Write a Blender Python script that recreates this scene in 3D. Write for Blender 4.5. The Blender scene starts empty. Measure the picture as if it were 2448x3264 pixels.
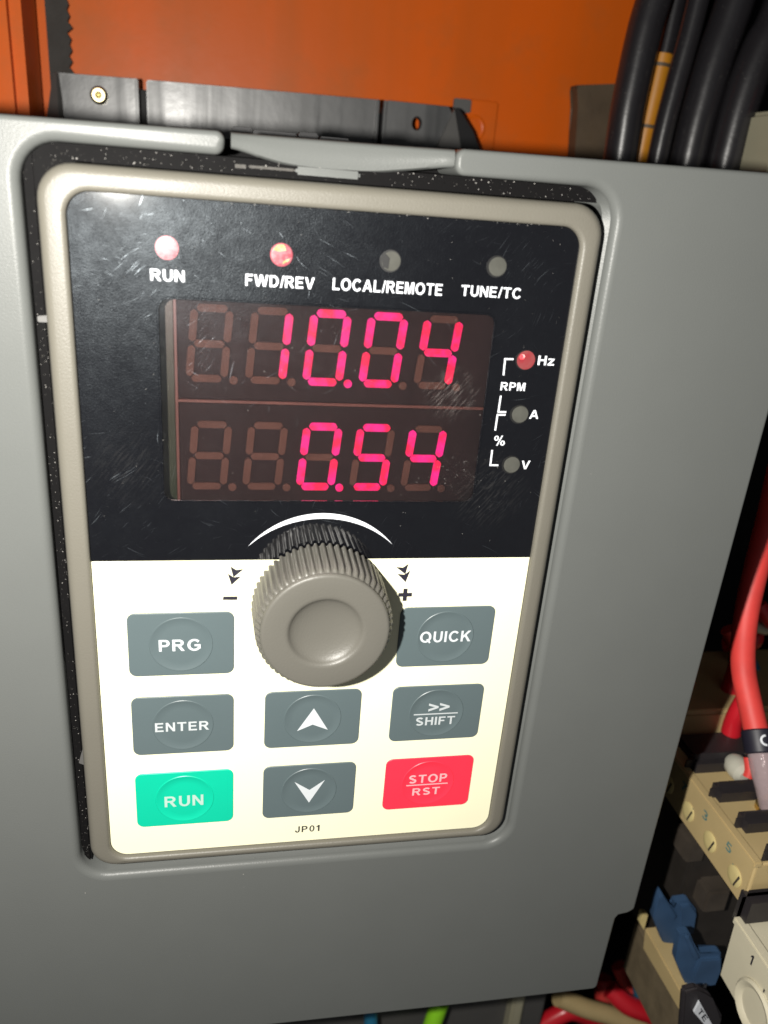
import bpy, bmesh, math, random
from mathutils import Vector, Matrix
from mathutils.geometry import tessellate_polygon
random.seed(7)
S = 0.001                                   # panel millimetres -> metres
PI = math.pi
scene = bpy.context.scene
C = scene.collection

# ------------------------------------------------------------------ camera, light, exposure
# panel axes: x right, y up, z out of the keypad (mm).  world: X = x, Y = -z, Z = y
def W(p):
    return Vector((p[0] * S, -p[2] * S, p[1] * S))
TOW = Matrix(((1, 0, 0), (0, 0, -1), (0, 1, 0)))
CAM = Vector((15.007, 76.248, 85.036))
R = Matrix(((0.98148425, 0.07529627, 0.17612249), (-0.00143716, 0.92236299, -0.38632169), (-0.19153745, 0.37891554, 0.90539296)))
cam = bpy.data.objects.new('camera', bpy.data.cameras.new('camera'))
C.objects.link(cam)
cam.matrix_world = Matrix.Translation(W(CAM)) @ (TOW @ R.transposed()).to_4x4()
cd = cam.data
cd.sensor_fit = 'HORIZONTAL'; cd.sensor_width = 36.0; cd.lens = 36.0 * 2558.7 / 2448.0
cd.clip_start = 0.004; cd.clip_end = 10.0
cd.dof.use_dof = True; cd.dof.focus_distance = 0.104; cd.dof.aperture_fstop = 42.0
scene.camera = cam

world = bpy.data.worlds.new('World'); scene.world = world; world.use_nodes = True
world.node_tree.nodes['Background'].inputs[0].default_value = (0.95, 0.97, 1.0, 1)
world.node_tree.nodes['Background'].inputs[1].default_value = 0.12

# the phone's flash, beside its lens
fl = bpy.data.lights.new('flash', 'POINT')
fl.energy = 1.30; fl.color = (1.0, 0.965, 0.90); fl.shadow_soft_size = 0.0013
flo = bpy.data.objects.new('flash', fl); C.objects.link(flo)
flo.location = W(CAM - 20.5 * Vector(R[0]) + 0.3 * Vector(R[1]))

vs = scene.view_settings
vs.view_transform = 'Standard'; vs.look = 'None'; vs.exposure = 0.0; vs.gamma = 1.0
vs.use_curve_mapping = False

# ------------------------------------------------------------------ materials
def nd(nt, typ, **kw):
    n = nt.nodes.new(typ)
    for k_, v in kw.items():
        if k_ == 'op': n.operation = v
        else: setattr(n, k_, v)
    return n
def setin(n, i, v):
    n.inputs[i].default_value = v
def mm_coords(nt):
    tc = nd(nt, 'ShaderNodeTexCoord')
    mp = nd(nt, 'ShaderNodeMapping'); mp.inputs['Scale'].default_value = (1000, 1000, 1000)
    # world position, so that copies of one mesh do not repeat the same specks
    ge = nd(nt, 'ShaderNodeNewGeometry')
    nt.links.new(ge.outputs['Position'], mp.inputs['Vector'])
    return mp.outputs['Vector']
def noise(nt, vec, scale, detail=2.0, rough=0.5):
    n = nd(nt, 'ShaderNodeTexNoise'); setin(n, 'Scale', scale); setin(n, 'Detail', detail); setin(n, 'Roughness', rough)
    nt.links.new(vec, n.inputs['Vector']); return n.outputs['Fac']
def ramp(nt, fac, stops):
    r = nd(nt, 'ShaderNodeValToRGB'); e = r.color_ramp.elements
    while len(e) < len(stops): e.new(0.5)
    for el, (p, c) in zip(e, stops):
        el.position = p; el.color = c if len(c) == 4 else (*c, 1)
    nt.links.new(fac, r.inputs[0]); return r.outputs[0]
def math_(nt, op, a, b):
    m = nd(nt, 'ShaderNodeMath', op=op)
    for i, v in enumerate((a, b)):
        if isinstance(v, (int, float)): setin(m, i, v)
        else: nt.links.new(v, m.inputs[i])
    return m.outputs[0]
def mixc(nt, fac, a, b):
    m = nd(nt, 'ShaderNodeMix', data_type='RGBA')
    for i, v in ((0, fac), (6, a), (7, b)):
        if isinstance(v, (int, float)): setin(m, i, v)
        elif isinstance(v, tuple): setin(m, i, (*v[:3], 1))
        else: nt.links.new(v, m.inputs[i])
    return m.outputs[2]

MATS = {}
def plastic(name, col, rough=0.45, grain=0.0, gscale=4.0, var=0.06, vscale=0.12, spec=0.5, dust=0.0, dustcol=(0.55, 0.52, 0.46), sub=0.0):
    m = bpy.data.materials.new(name); m.use_nodes = True; nt = m.node_tree
    b = nt.nodes['Principled BSDF']
    v = mm_coords(nt)
    n1 = noise(nt, v, vscale, 3.0)
    lo = tuple(c * (1 - var) for c in col); hi = tuple(min(1, c * (1 + var)) for c in col)
    colr = mixc(nt, n1, lo, hi)
    if dust > 0:
        n2 = noise(nt, v, 3.2, 2.0, 0.6)
        n3 = noise(nt, v, 0.18, 2.0, 0.6)
        f = math_(nt, 'MULTIPLY', ramp(nt, n2, [(0.66, (0, 0, 0)), (0.74, (1, 1, 1))]), ramp(nt, n3, [(0.40, (0, 0, 0)), (0.62, (1, 1, 1))]))
        colr = mixc(nt, math_(nt, 'MULTIPLY', f, dust), colr, dustcol)
    nt.links.new(colr, b.inputs['Base Color'])
    rr = nd(nt, 'ShaderNodeMapRange'); setin(rr, 3, rough * 0.88); setin(rr, 4, min(1, rough * 1.12))
    nt.links.new(noise(nt, v, 0.35, 3.0), rr.inputs[0]); nt.links.new(rr.outputs[0], b.inputs['Roughness'])
    b.inputs['Specular IOR Level'].default_value = spec
    if grain > 0:
        bp = nd(nt, 'ShaderNodeBump'); setin(bp, 'Strength', 1.0); setin(bp, 'Distance', grain * S)
        nt.links.new(noise(nt, v, gscale, 2.0, 0.6), bp.inputs['Height']); nt.links.new(bp.outputs[0], b.inputs['Normal'])
    MATS[name] = m
    return m

def scratch_mask(nt, v):
    """three families of fine straight / bowed scratches, thinned by a slow noise"""
    outs = []
    for ang, sx, sy, seed in ((0.35, 0.16, 5.5, 3.0), (-0.55, 0.22, 6.5, 11.0), (1.25, 0.20, 6.0, 23.0), (0.85, 0.30, 7.5, 37.0)):
        mp = nd(nt, 'ShaderNodeMapping'); mp.inputs['Rotation'].default_value = (0, ang, 0)
        mp.inputs['Location'].default_value = (seed, seed * 1.7, seed * 0.6)
        nt.links.new(v, mp.inputs['Vector'])
        mp2 = nd(nt, 'ShaderNodeMapping'); mp2.inputs['Scale'].default_value = (sx, 0.0, sy)
        nt.links.new(mp.outputs[0], mp2.inputs['Vector'])
        n = noise(nt, mp2.outputs[0], 1.0, 2.0, 0.55)
        l = ramp(nt, n, [(0.66, (0, 0, 0)), (0.72, (1, 1, 1))])
        th = ramp(nt, noise(nt, mp.outputs[0], 0.13, 2.0), [(0.55, (0, 0, 0)), (0.68, (1, 1, 1))])
        outs.append(math_(nt, 'MULTIPLY', l, th))
    a = math_(nt, 'MAXIMUM', outs[0], outs[1]); b = math_(nt, 'MAXIMUM', outs[2], outs[3])
    return math_(nt, 'MAXIMUM', a, b)

def gloss_film(name, col, haze=0.05, trans=None):
    """worn glossy film: sharp coat, hazy wear and scratches over a dark print (or a see-through window)"""
    m = bpy.data.materials.new(name); m.use_nodes = True; nt = m.node_tree
    out = nt.nodes['Material Output']; nt.nodes.remove(nt.nodes['Principled BSDF'])
    v = mm_coords(nt)
    wv = nd(nt, 'ShaderNodeTexNoise'); setin(wv, 'Scale', 0.10); setin(wv, 'Detail', 1.0); nt.links.new(v, wv.inputs['Vector'])
    wa = nd(nt, 'ShaderNodeVectorMath', operation='MULTIPLY_ADD'); wa.inputs[1].default_value = (7, 7, 7)
    nt.links.new(wv.outputs['Color'], wa.inputs[0]); nt.links.new(v, wa.inputs[2])
    sm = scratch_mask(nt, wa.outputs[0])
    speck = ramp(nt, noise(nt, v, 4.5, 2.0, 0.6), [(0.70, (0, 0, 0)), (0.76, (1, 1, 1))])
    if trans is None:
        base = nd(nt, 'ShaderNodeBsdfDiffuse')
        dirt = math_(nt, 'MULTIPLY', speck, ramp(nt, noise(nt, v, 0.12, 3.0), [(0.5, (0, 0, 0)), (0.68, (1, 1, 1))]))
        nt.links.new(mixc(nt, math_(nt, 'MULTIPLY', dirt, 0.12), col, (0.45, 0.45, 0.45)), base.inputs[0])
    else:
        clear = nd(nt, 'ShaderNodeBsdfTransparent'); setin(clear, 0, (*trans, 1))
        base = clear
    # rubbed patches where fingers scuff the film
    sc_ = None
    for (px, py, rad, wt) in ((39.6, 54.9, 3.6, 1.0), (45.5, 43.5, 5.5, 0.40), (4.5, 46.0, 5.5, 0.22)):
        vd = nd(nt, 'ShaderNodeVectorMath', operation='DISTANCE'); vd.inputs[1].default_value = (px, 0, py); nt.links.new(v, vd.inputs[0])
        mk = nd(nt, 'ShaderNodeMapRange'); setin(mk, 1, rad); setin(mk, 2, rad * 0.2); setin(mk, 3, 0.0); setin(mk, 4, wt); nt.links.new(vd.outputs['Value'], mk.inputs[0])
        sc_ = mk.outputs[0] if sc_ is None else math_(nt, 'MAXIMUM', sc_, mk.outputs[0])
    mr_ = nd(nt, 'ShaderNodeMapping'); mr_.inputs['Rotation'].default_value = (0, 0.9, 0); nt.links.new(v, mr_.inputs[0])
    ms_ = nd(nt, 'ShaderNodeMapping'); ms_.inputs['Scale'].default_value = (0.55, 0, 4.5); nt.links.new(mr_.outputs[0], ms_.inputs[0])
    st_ = ramp(nt, noise(nt, ms_.outputs[0], 1.0, 3.0, 0.6), [(0.50, (0, 0, 0)), (0.68, (1, 1, 1))])
    scuff = nd(nt, 'ShaderNodeBsdfDiffuse'); setin(scuff, 0, (0.55, 0.53, 0.50, 1))
    mxb = nd(nt, 'ShaderNodeMixShader')
    nt.links.new(math_(nt, 'MULTIPLY', math_(nt, 'MULTIPLY', sc_, st_), 0.07), mxb.inputs[0])
    nt.links.new(base.outputs[0], mxb.inputs[1]); nt.links.new(scuff.outputs[0], mxb.inputs[2]); base = mxb
    fr = nd(nt, 'ShaderNodeFresnel'); setin(fr, 0, 1.72)
    g1 = nd(nt, 'ShaderNodeBsdfGlossy'); setin(g1, 'Roughness', 0.055); setin(g1, 0, (1, 1, 1, 1))
    bp = nd(nt, 'ShaderNodeBump'); setin(bp, 'Distance', 0.002 * S); setin(bp, 'Strength', 0.5)
    nt.links.new(noise(nt, v, 1.1, 2.0), bp.inputs['Height']); nt.links.new(bp.outputs[0], g1.inputs['Normal'])
    mx = nd(nt, 'ShaderNodeMixShader')
    nt.links.new(fr.outputs[0], mx.inputs[0]); nt.links.new(base.outputs[0], mx.inputs[1]); nt.links.new(g1.outputs[0], mx.inputs[2])
    # haze: wiped grime and micro scratches
    g2 = nd(nt, 'ShaderNodeBsdfGlossy'); setin(g2, 'Roughness', 0.34); setin(g2, 0, (0.82, 0.92, 1.0, 1))
    bp2 = nd(nt, 'ShaderNodeBump'); setin(bp2, 'Distance', 0.03 * S); setin(bp2, 'Strength', 1.0)
    nt.links.new(noise(nt, v, 5.0, 3.0, 0.7), bp2.inputs['Height']); nt.links.new(bp2.outputs[0], g2.inputs['Normal'])
    blot = ramp(nt, noise(nt, v, 0.09, 4.0, 0.65), [(0.36, (0.42, 0.42, 0.42)), (0.70, (1, 1, 1))])
    fine = ramp(nt, noise(nt, v, 0.9, 6.0, 0.80), [(0.34, (0.38, 0.38, 0.38)), (0.74, (1, 1, 1))])
    hz = math_(nt, 'MULTIPLY', math_(nt, 'MULTIPLY', blot, fine), haze * 0.022)
    hz = math_(nt, 'ADD', hz, math_(nt, 'MULTIPLY', sm, haze * 0.24))
    hz = math_(nt, 'ADD', hz, math_(nt, 'MULTIPLY', speck, haze * 0.06))
    mx2 = nd(nt, 'ShaderNodeMixShader')
    nt.links.new(hz, mx2.inputs[0]); nt.links.new(mx.outputs[0], mx2.inputs[1]); nt.links.new(g2.outputs[0], mx2.inputs[2])
    nt.links.new(mx2.outputs[0], out.inputs[0])
    MATS[name] = m
    return m

def glow(name, col, strength, core=None, scale=0.5):
    m = bpy.data.materials.new(name); m.use_nodes = True; nt = m.node_tree
    b = nt.nodes['Principled BSDF']; b.inputs['Base Color'].default_value = (0.05, 0.01, 0.015, 1)
    b.inputs['Roughness'].default_value = 0.4
    v = mm_coords(nt)
    c = ramp(nt, noise(nt, v, scale, 2.0), [(0.38, col), (0.62, core or col)])
    nt.links.new(c, b.inputs['Emission Color']); b.inputs['Emission Strength'].default_value = strength
    MATS[name] = m
    return m

plastic('grey_cover', (0.101, 0.106, 0.102), 0.37, grain=0.018, gscale=5.0, var=0.04, spec=0.20)
plastic('black_chassis', (0.0055, 0.0053, 0.0055), 0.6, grain=0.01, gscale=3.0, dust=0.10, spec=0.03)
plastic('black_matt', (0.008, 0.008, 0.009), 0.6, var=0.2, spec=0.25)
plastic('bezel_beige', (0.118, 0.111, 0.092), 0.44, grain=0.026, gscale=4.5, var=0.05, spec=0.35)
plastic('knob_grey', (0.092, 0.088, 0.076), 0.42, grain=0.022, gscale=4.5, var=0.06, spec=0.4)
gloss_film('black_film', (0.0022, 0.0023, 0.0034), haze=1.0)
plastic('cream_film', (0.74, 0.72, 0.52), 0.36, grain=0.003, gscale=2.0, var=0.015, spec=0.35)
gloss_film('window_film', (0, 0, 0), haze=0.40, trans=(0.90, 0.84, 0.84))
plastic('button_grey', (0.078, 0.104, 0.110), 0.40, grain=0.006, gscale=3.0, var=0.05)
plastic('button_green', (0.001, 0.42, 0.26), 0.40, grain=0.004, gscale=3.0, var=0.04)
plastic('button_red', (0.78, 0.028, 0.058), 0.40, grain=0.004, gscale=3.0, var=0.04)
plastic('print_white', (0.62, 0.64, 0.68), 0.5, var=0.05, vscale=1.5)
plastic('print_bright', (0.50, 0.53, 0.55), 0.5, var=0.05, vscale=1.5)
plastic('print_key', (0.42, 0.45, 0.46), 0.5, var=0.05, vscale=1.5)
plastic('print_green', (0.36, 0.50, 0.44), 0.5, var=0.08, vscale=1.5)
plastic('print_red', (0.62, 0.36, 0.38), 0.5, var=0.08, vscale=1.5)
plastic('print_dark', (0.012, 0.011, 0.020), 0.5, var=0.1)
plastic('print_faded', (0.040, 0.040, 0.034), 0.5, var=0.4, vscale=2.0)
plastic('module_face', (0.0125, 0.0080, 0.0076), 0.6, var=0.3, vscale=0.3, spec=0.08)
plastic('module_edge', (0.075, 0.034, 0.026), 0.4, var=0.3, vscale=0.6)
plastic('circuit_green', (0.010, 0.020, 0.008), 0.4, var=0.3)
plastic('segment_off', (0.056, 0.030, 0.022), 0.6, var=0.25, vscale=0.6, spec=0.1)
glow('segment_lit', (1.0, 0.0006, 0.075), 1.45, (1.0, 0.006, 0.30), 0.7)
glow('lamp_lit', (0.85, 0.012, 0.06), 0.75, (1.0, 0.30, 0.34), 2.2)
glow('lamp_rim', (1.0, 0.01, 0.06), 0.9)
glow('lamp_core', (1.0, 0.42, 0.05), 1.5, (1.0, 0.85, 0.35), 2.0)
glow('lamp_dim', (0.50, 0.03, 0.03), 0.8, (0.45, 0.10, 0.08), 0.9)
glow('lamp_hot', (1.0, 0.05, 0.06), 2.4, (1.0, 0.5, 0.45), 2.0)
plastic('lamp_off', (0.060, 0.060, 0.052), 0.28, var=0.3, vscale=0.8, spec=0.6)
plastic('lamp_hole', (0.004, 0.004, 0.004), 0.5)
plastic('orange_paint', (0.60, 0.098, 0.004), 0.40, grain=0.012, gscale=0.6, var=0.16, vscale=0.025, spec=0.18, dust=0.06, dustcol=(0.5, 0.3, 0.2))
nt = MATS['orange_paint'].node_tree; b = nt.nodes['Principled BSDF']        # sun-faded and rubbed streaks in the paint
mp = nd(nt, 'ShaderNodeMapping'); mp.inputs['Scale'].default_value = (0.045, 1.0, 0.004); nt.links.new(mm_coords(nt), mp.inputs[0])
old = b.inputs['Base Color'].links[0].from_socket
f1 = ramp(nt, noise(nt, mp.outputs[0], 1.0, 4.0, 0.6), [(0.40, (0, 0, 0)), (0.72, (0.55, 0.55, 0.55))])
c1 = mixc(nt, f1, old, (0.36, 0.085, 0.010))
f2 = ramp(nt, noise(nt, mm_coords(nt), 0.05, 5.0, 0.65), [(0.50, (0, 0, 0)), (0.75, (0.5, 0.5, 0.5))])
nt.links.new(mixc(nt, f2, c1, (0.30, 0.10, 0.025)), b.inputs['Base Color'])
plastic('rubber', (0.022, 0.019, 0.016), 0.75, grain=0.08, gscale=1.5, var=0.3)
plastic('black_flange', (0.050, 0.051, 0.052), 0.34, grain=0.02, gscale=0.5, var=0.35, vscale=0.12, spec=0.85)
fm = MATS['black_flange']; nt = fm.node_tree; b = nt.nodes['Principled BSDF']      # rubbed vertical streaks
mp = nd(nt, 'ShaderNodeMapping'); mp.inputs['Scale'].default_value = (0.30, 1.0, 0.02); nt.links.new(mm_coords(nt), mp.inputs[0])
mr = nd(nt, 'ShaderNodeMapRange'); setin(mr, 1, 0.35); setin(mr, 2, 0.65); setin(mr, 3, 0.28); setin(mr, 4, 0.48)
nt.links.new(noise(nt, mp.outputs[0], 1.0, 3.0), mr.inputs[0]); nt.links.new(mr.outputs[0], b.inputs['Roughness'])
plastic('cable_black', (0.014, 0.013, 0.015), 0.30, grain=0.02, gscale=0.8, var=0.2, dust=0.2)
plastic('yellow_tube', (0.42, 0.17, 0.010), 0.45, var=0.25, vscale=0.15)
plastic('brown_plate', (0.075, 0.05, 0.028), 0.6, var=0.4, vscale=0.15, grain=0.05, gscale=0.8)
plastic('connector_grey', (0.33, 0.31, 0.22), 0.45, var=0.12)
plastic('wire_red', (0.60, 0.045, 0.038), 0.55, var=0.25, vscale=0.25, dust=0.5, dustcol=(0.08, 0.01, 0.01))
plastic('wire_blue', (0.02, 0.16, 0.28), 0.4, var=0.2)
plastic('wire_green', (0.25, 0.62, 0.02), 0.4, var=0.2)
plastic('wire_orange', (0.60, 0.10, 0.01), 0.4, var=0.2)
plastic('crimp_red', (0.52, 0.012, 0.022), 0.30, var=0.2)
plastic('block_beige', (0.44, 0.335, 0.165), 0.42, var=0.10, vscale=0.2, dust=0.15, dustcol=(0.15, 0.11, 0.05))
plastic('skirt_shade', (0.13, 0.10, 0.06), 0.6, var=0.5, vscale=0.3)  # rail beige darkened to brown, shade on the skirt put into its colour
plastic('block_pale', (0.56, 0.46, 0.21), 0.35, var=0.08)
plastic('block_cream', (0.52, 0.48, 0.36), 0.40, var=0.08)
plastic('barrier_black', (0.020, 0.017, 0.019), 0.5, var=0.2)
plastic('body_dark', (0.022, 0.018, 0.015), 0.55, var=0.5, vscale=0.25)
plastic('body_relief', (0.050, 0.040, 0.031), 0.55, var=0.5, vscale=0.25)
plastic('clip_blue', (0.034, 0.075, 0.150), 0.5, var=0.3, vscale=0.2)
plastic('terminal_white', (0.45, 0.44, 0.37), 0.35, var=0.1)
plastic('print_teal', (0.10, 0.20, 0.19), 0.5, var=0.3)
plastic('duct_grey', (0.075, 0.073, 0.070), 0.5, var=0.1)
plastic('clip_clear', (0.055, 0.052, 0.047), 0.5, grain=0.05, gscale=2.0, var=0.4, spec=0.12)
def metal(name, col, rough):
    m = plastic(name, col, rough, var=0.15, vscale=0.8); m.node_tree.nodes['Principled BSDF'].inputs['Metallic'].default_value = 1.0
    return m
metal('zinc', (0.80, 0.70, 0.42), 0.28); metal('zinc_dark', (0.35, 0.30, 0.10), 0.35); metal('steel', (0.35, 0.34, 0.34), 0.35); metal('brass', (0.70, 0.50, 0.20), 0.3)
# clear crimp sleeve
m = bpy.data.materials.new('clear_sleeve'); m.use_nodes = True; nt = m.node_tree; b = nt.nodes['Principled BSDF']
b.inputs['Base Color'].default_value = (0.42, 0.33, 0.34, 1); b.inputs['Roughness'].default_value = 0.16
tr = nd(nt, 'ShaderNodeBsdfTransparent'); setin(tr, 0, (0.86, 0.78, 0.79, 1)); mxs = nd(nt, 'ShaderNodeMixShader'); setin(mxs, 0, 0.62)
nt.links.new(tr.outputs[0], mxs.inputs[1]); nt.links.new(b.outputs[0], mxs.inputs[2]); nt.links.new(mxs.outputs[0], nt.nodes['Material Output'].inputs[0])
bp = nd(nt, 'ShaderNodeBump'); setin(bp, 'Distance', 0.25 * S); nt.links.new(noise(nt, mm_coords(nt), 0.6, 2.0), bp.inputs['Height']); nt.links.new(bp.outputs[0], b.inputs['Normal'])
MATS['clear_sleeve'] = m

# ------------------------------------------------------------------ object helpers (all shapes in panel mm)
BASE = {}
def thing(name, loc, label, cat, group=None):
    o = bpy.data.objects.new(name, None); C.objects.link(o); o.location = W(loc); o.empty_display_size = 0.005
    o['label'] = label; o['category'] = cat
    if group: o['group'] = group
    BASE[o.name] = Vector(loc)
    return o
def tag(o, label, cat, group=None, kind=None):
    if label: o['label'] = label
    if cat: o['category'] = cat
    if group: o['group'] = group
    if kind: o['kind'] = kind
    return o
def obj(name, bm, mat, parent=None, loc=None, smooth=True, angle=32, label=None):
    if loc is None:
        co = [v.co for v in bm.verts]
        loc = Vector([(min(c[i] for c in co) + max(c[i] for c in co)) / 2 for i in range(3)])
    loc = Vector(loc)
    for v in bm.verts: v.co = W(v.co - loc)
    bmesh.ops.recalc_face_normals(bm, faces=bm.faces)
    me = bpy.data.meshes.new(name); bm.to_mesh(me); bm.free()
    me.materials.append(MATS[mat])
    if smooth:
        me.polygons.foreach_set('use_smooth', [True] * len(me.polygons)); me.set_sharp_from_angle(angle=math.radians(angle))
    o = bpy.data.objects.new(name, me); C.objects.link(o)
    BASE[o.name] = loc
    if parent is not None:
        o.parent = parent; o.location = W(loc - BASE[parent.name])
    else:
        o.location = W(loc)
    if label: o['label'] = label
    return o

def rrect(x0, x1, y0, y1, r, n=6):
    pts = []
    for cx, cy, a0 in ((x1 - r, y1 - r, 0), (x0 + r, y1 - r, PI / 2), (x0 + r, y0 + r, PI), (x1 - r, y0 + r, 1.5 * PI)):
        for i in range(n + 1):
            a = a0 + PI / 2 * i / n
            pts.append((cx + r * math.cos(a), cy + r * math.sin(a)))
    return pts
def offset(pts, d):
    """move a counter-clockwise 2D outline inwards by d (outwards when negative)"""
    out = []; n = len(pts)
    for i in range(n):
        p0, p1, p2 = Vector(pts[i - 1]), Vector(pts[i]), Vector(pts[(i + 1) % n])
        e1 = (p1 - p0).normalized(); e2 = (p2 - p1).normalized()
        n1 = Vector((-e1.y, e1.x)); n2 = Vector((-e2.y, e2.x))
        b = (n1 + n2); k = 1 + n1.dot(n2)
        out.append(tuple(p1 + b * ((d[i] if isinstance(d, list) else d) / max(k, 0.25))))
    return out
def loft(bm, loops, cap0=True, cap1=True):
    vl = [[bm.verts.new(p) for p in L] for L in loops]
    n = len(vl[0])
    for a, b in zip(vl, vl[1:]):
        for i in range(n):
            j = (i + 1) % n
            bm.faces.new((a[i], a[j], b[j], b[i]))
    if cap0: bm.faces.new(vl[0])
    if cap1: bm.faces.new(vl[-1])
    return vl
def fill(bm, rings):
    """cap flat outlines (the first is the outside, the others holes), given as rings of verts"""
    allv = [v for r_ in rings for v in r_]
    for t_ in tessellate_polygon([[v.co.copy() for v in r_] for r_ in rings]):
        try: bm.faces.new([allv[i] for i in t_])
        except ValueError: pass
def plate(pts, z0, z1, fil=0.2, steps=4, bm=None):
    """solid plate with a rounded front edge; outline counter-clockwise"""
    bm = bm or bmesh.new()
    loops = [[(x, y, z0) for x, y in pts]]
    for i in range(steps + 1):
        a = PI / 2 * i / steps
        o_ = offset(pts, fil * (1 - math.cos(a)))
        loops.append([(x, y, z1 - fil + fil * math.sin(a)) for x, y in o_])
    loops.append([(x, y, z1) for x, y in offset(pts, fil + min(0.1, fil * 0.5))])
    loft(bm, loops)
    return bm
def rplate(x0, x1, y0, y1, r, z0, z1, fil=0.2, n=6, bm=None):
    return plate(rrect(x0, x1, y0, y1, r, n), z0, z1, fil, bm=bm)
def box(x0, x1, y0, y1, z0, z1, bev=0.2, seg=2, bm=None):
    t = bmesh.new()
    bmesh.ops.create_cube(t, size=1.0)
    for v in t.verts:
        v.co = Vector(((x0 + x1) / 2 + v.co.x * (x1 - x0), (y0 + y1) / 2 + v.co.y * (y1 - y0), (z0 + z1) / 2 + v.co.z * (z1 - z0)))
    if bev > 0: bmesh.ops.bevel(t, geom=t.edges[:], offset=bev, segments=seg, affect='EDGES', clamp_overlap=True)
    if bm is None: return t
    me = bpy.data.meshes.new('tmp'); t.to_mesh(me); t.free(); bm.from_mesh(me); bpy.data.meshes.remove(me)
    return bm
def prism(pts, vec, bev=0.15, seg=2, bm=None):
    """polygon of 3D points pushed along vec"""
    t = bmesh.new(); vec = Vector(vec)
    a = [t.verts.new(p) for p in pts]; b = [t.verts.new(Vector(p) + vec) for p in pts]
    t.faces.new(a); t.faces.new(b)
    for i in range(len(a)):
        j = (i + 1) % len(a); t.faces.new((a[i], a[j], b[j], b[i]))
    if bev > 0: bmesh.ops.bevel(t, geom=t.edges[:], offset=bev, segments=seg, affect='EDGES', clamp_overlap=True)
    if bm is None: return t
    me = bpy.data.meshes.new('tmp'); t.to_mesh(me); t.free(); bm.from_mesh(me); bpy.data.meshes.remove(me)
    return bm
def flat(pts, z, th=0.03, bm=None):
    return prism([(x, y, z) for x, y in pts], (0, 0, -th), 0, bm=bm)
def catmull(P, k=6):
    P = [Vector(p) for p in P]; out = []
    for i in range(len(P) - 1):
        a = P[i - 1] if i else P[0] * 2 - P[1]; b, c = P[i], P[i + 1]; d = P[i + 2] if i + 2 < len(P) else P[-1] * 2 - P[-2]
        for s in range(k):
            t = s / k
            out.append(0.5 * ((2 * b) + (c - a) * t + (2 * a - 5 * b + 4 * c - d) * t * t + (3 * b - a - 3 * c + d) * t ** 3))
    out.append(P[-1]); return out
def tube(P, r, n=16, k=6, bm=None, smooth=True):
    bm = bm or bmesh.new()
    Q = catmull(P, k) if smooth else [Vector(p) for p in P]
    rad = r if callable(r) else (lambda t: r)
    up = Vector((0.13, 0.21, 0.97)); rings = []
    for i, q in enumerate(Q):
        d = (Q[min(i + 1, len(Q) - 1)] - Q[max(i - 1, 0)]).normalized()
        s = d.cross(up).normalized(); u = s.cross(d)
        rr = rad(i / (len(Q) - 1))
        rings.append([q + (s * math.cos(2 * PI * j / n) + u * math.sin(2 * PI * j / n)) * rr for j in range(n)])
    loft(bm, rings); return bm
def lathe(profile, c, n=48, axis='z', bm=None):
    """profile of (r, h) from centre-bottom up; h along axis"""
    bm = bm or bmesh.new(); loops = []
    for r, h in profile:
        L = []
        for i in range(n):
            a = 2 * PI * i / n; x, y = r * math.cos(a), r * math.sin(a)
            L.append((c[0] + x, c[1] + y, c[2] + h) if axis == 'z' else (c[0] - h, c[1] + x, c[2] + y) if axis == '-x' else (c[0] + x, c[1] + h, c[2] - y))
        loops.append(L)
    loft(bm, loops); return bm
def strip(pts, w, z, th=0.03, bm=None):
    """a printed line of width w along a 2D polyline"""
    P = [Vector(p) for p in pts]; L = []; Rr = []
    for i, p in enumerate(P):
        e1 = (p - P[i - 1]).normalized() if i else (P[1] - p).normalized()
        e2 = (P[i + 1] - p).normalized() if i + 1 < len(P) else e1
        n1 = Vector((-e1.y, e1.x)); n2 = Vector((-e2.y, e2.x)); k = 1 + n1.dot(n2)
        o_ = (n1 + n2) * (w / 2 / k); L.append(tuple(p + o_)); Rr.append(tuple(p - o_))
    return flat(Rr + L[::-1], z, th, bm)

# bold sans lettering: each glyph is (advance width, [(outline, holes), ...]) at cap height 1
def ell(cx, cy, rx, ry, a0=0, a1=360, n=28):
    return [(cx + rx * math.cos(math.radians(a0 + (a1 - a0) * i / n)), cy + ry * math.sin(math.radians(a0 + (a1 - a0) * i / n))) for i in range(n + (0 if abs(a1 - a0) == 360 else 1))]
def sq(cx, cy, rx, ry, n=28, e=0.82):
    out = []
    for i in range(n):
        a = 2 * PI * i / n; c, s_ = math.cos(a), math.sin(a)
        out.append((cx + rx * math.copysign(abs(c) ** e, c), cy + ry * math.copysign(abs(s_) ** e, s_)))
    return out
def stroke(pts, w):
    P = [Vector(p) for p in pts]; L = []; R_ = []
    for i, p in enumerate(P):
        d = (P[min(i + 1, len(P) - 1)] - P[max(i - 1, 0)]).normalized(); n_ = Vector((-d.y, d.x)) * w / 2
        L.append(tuple(p + n_)); R_.append(tuple(p - n_))
    return L + R_[::-1]
def spath(cx, r1, w):      # S spine
    top = ell(cx, 0.725, r1, 0.185, 25, 270, 14); bot = ell(cx, 0.275, r1 + 0.01, 0.185, 90, -155, 14)
    return top + [(cx + 0.02, 0.51)] + bot
B_ = 0.2
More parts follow.
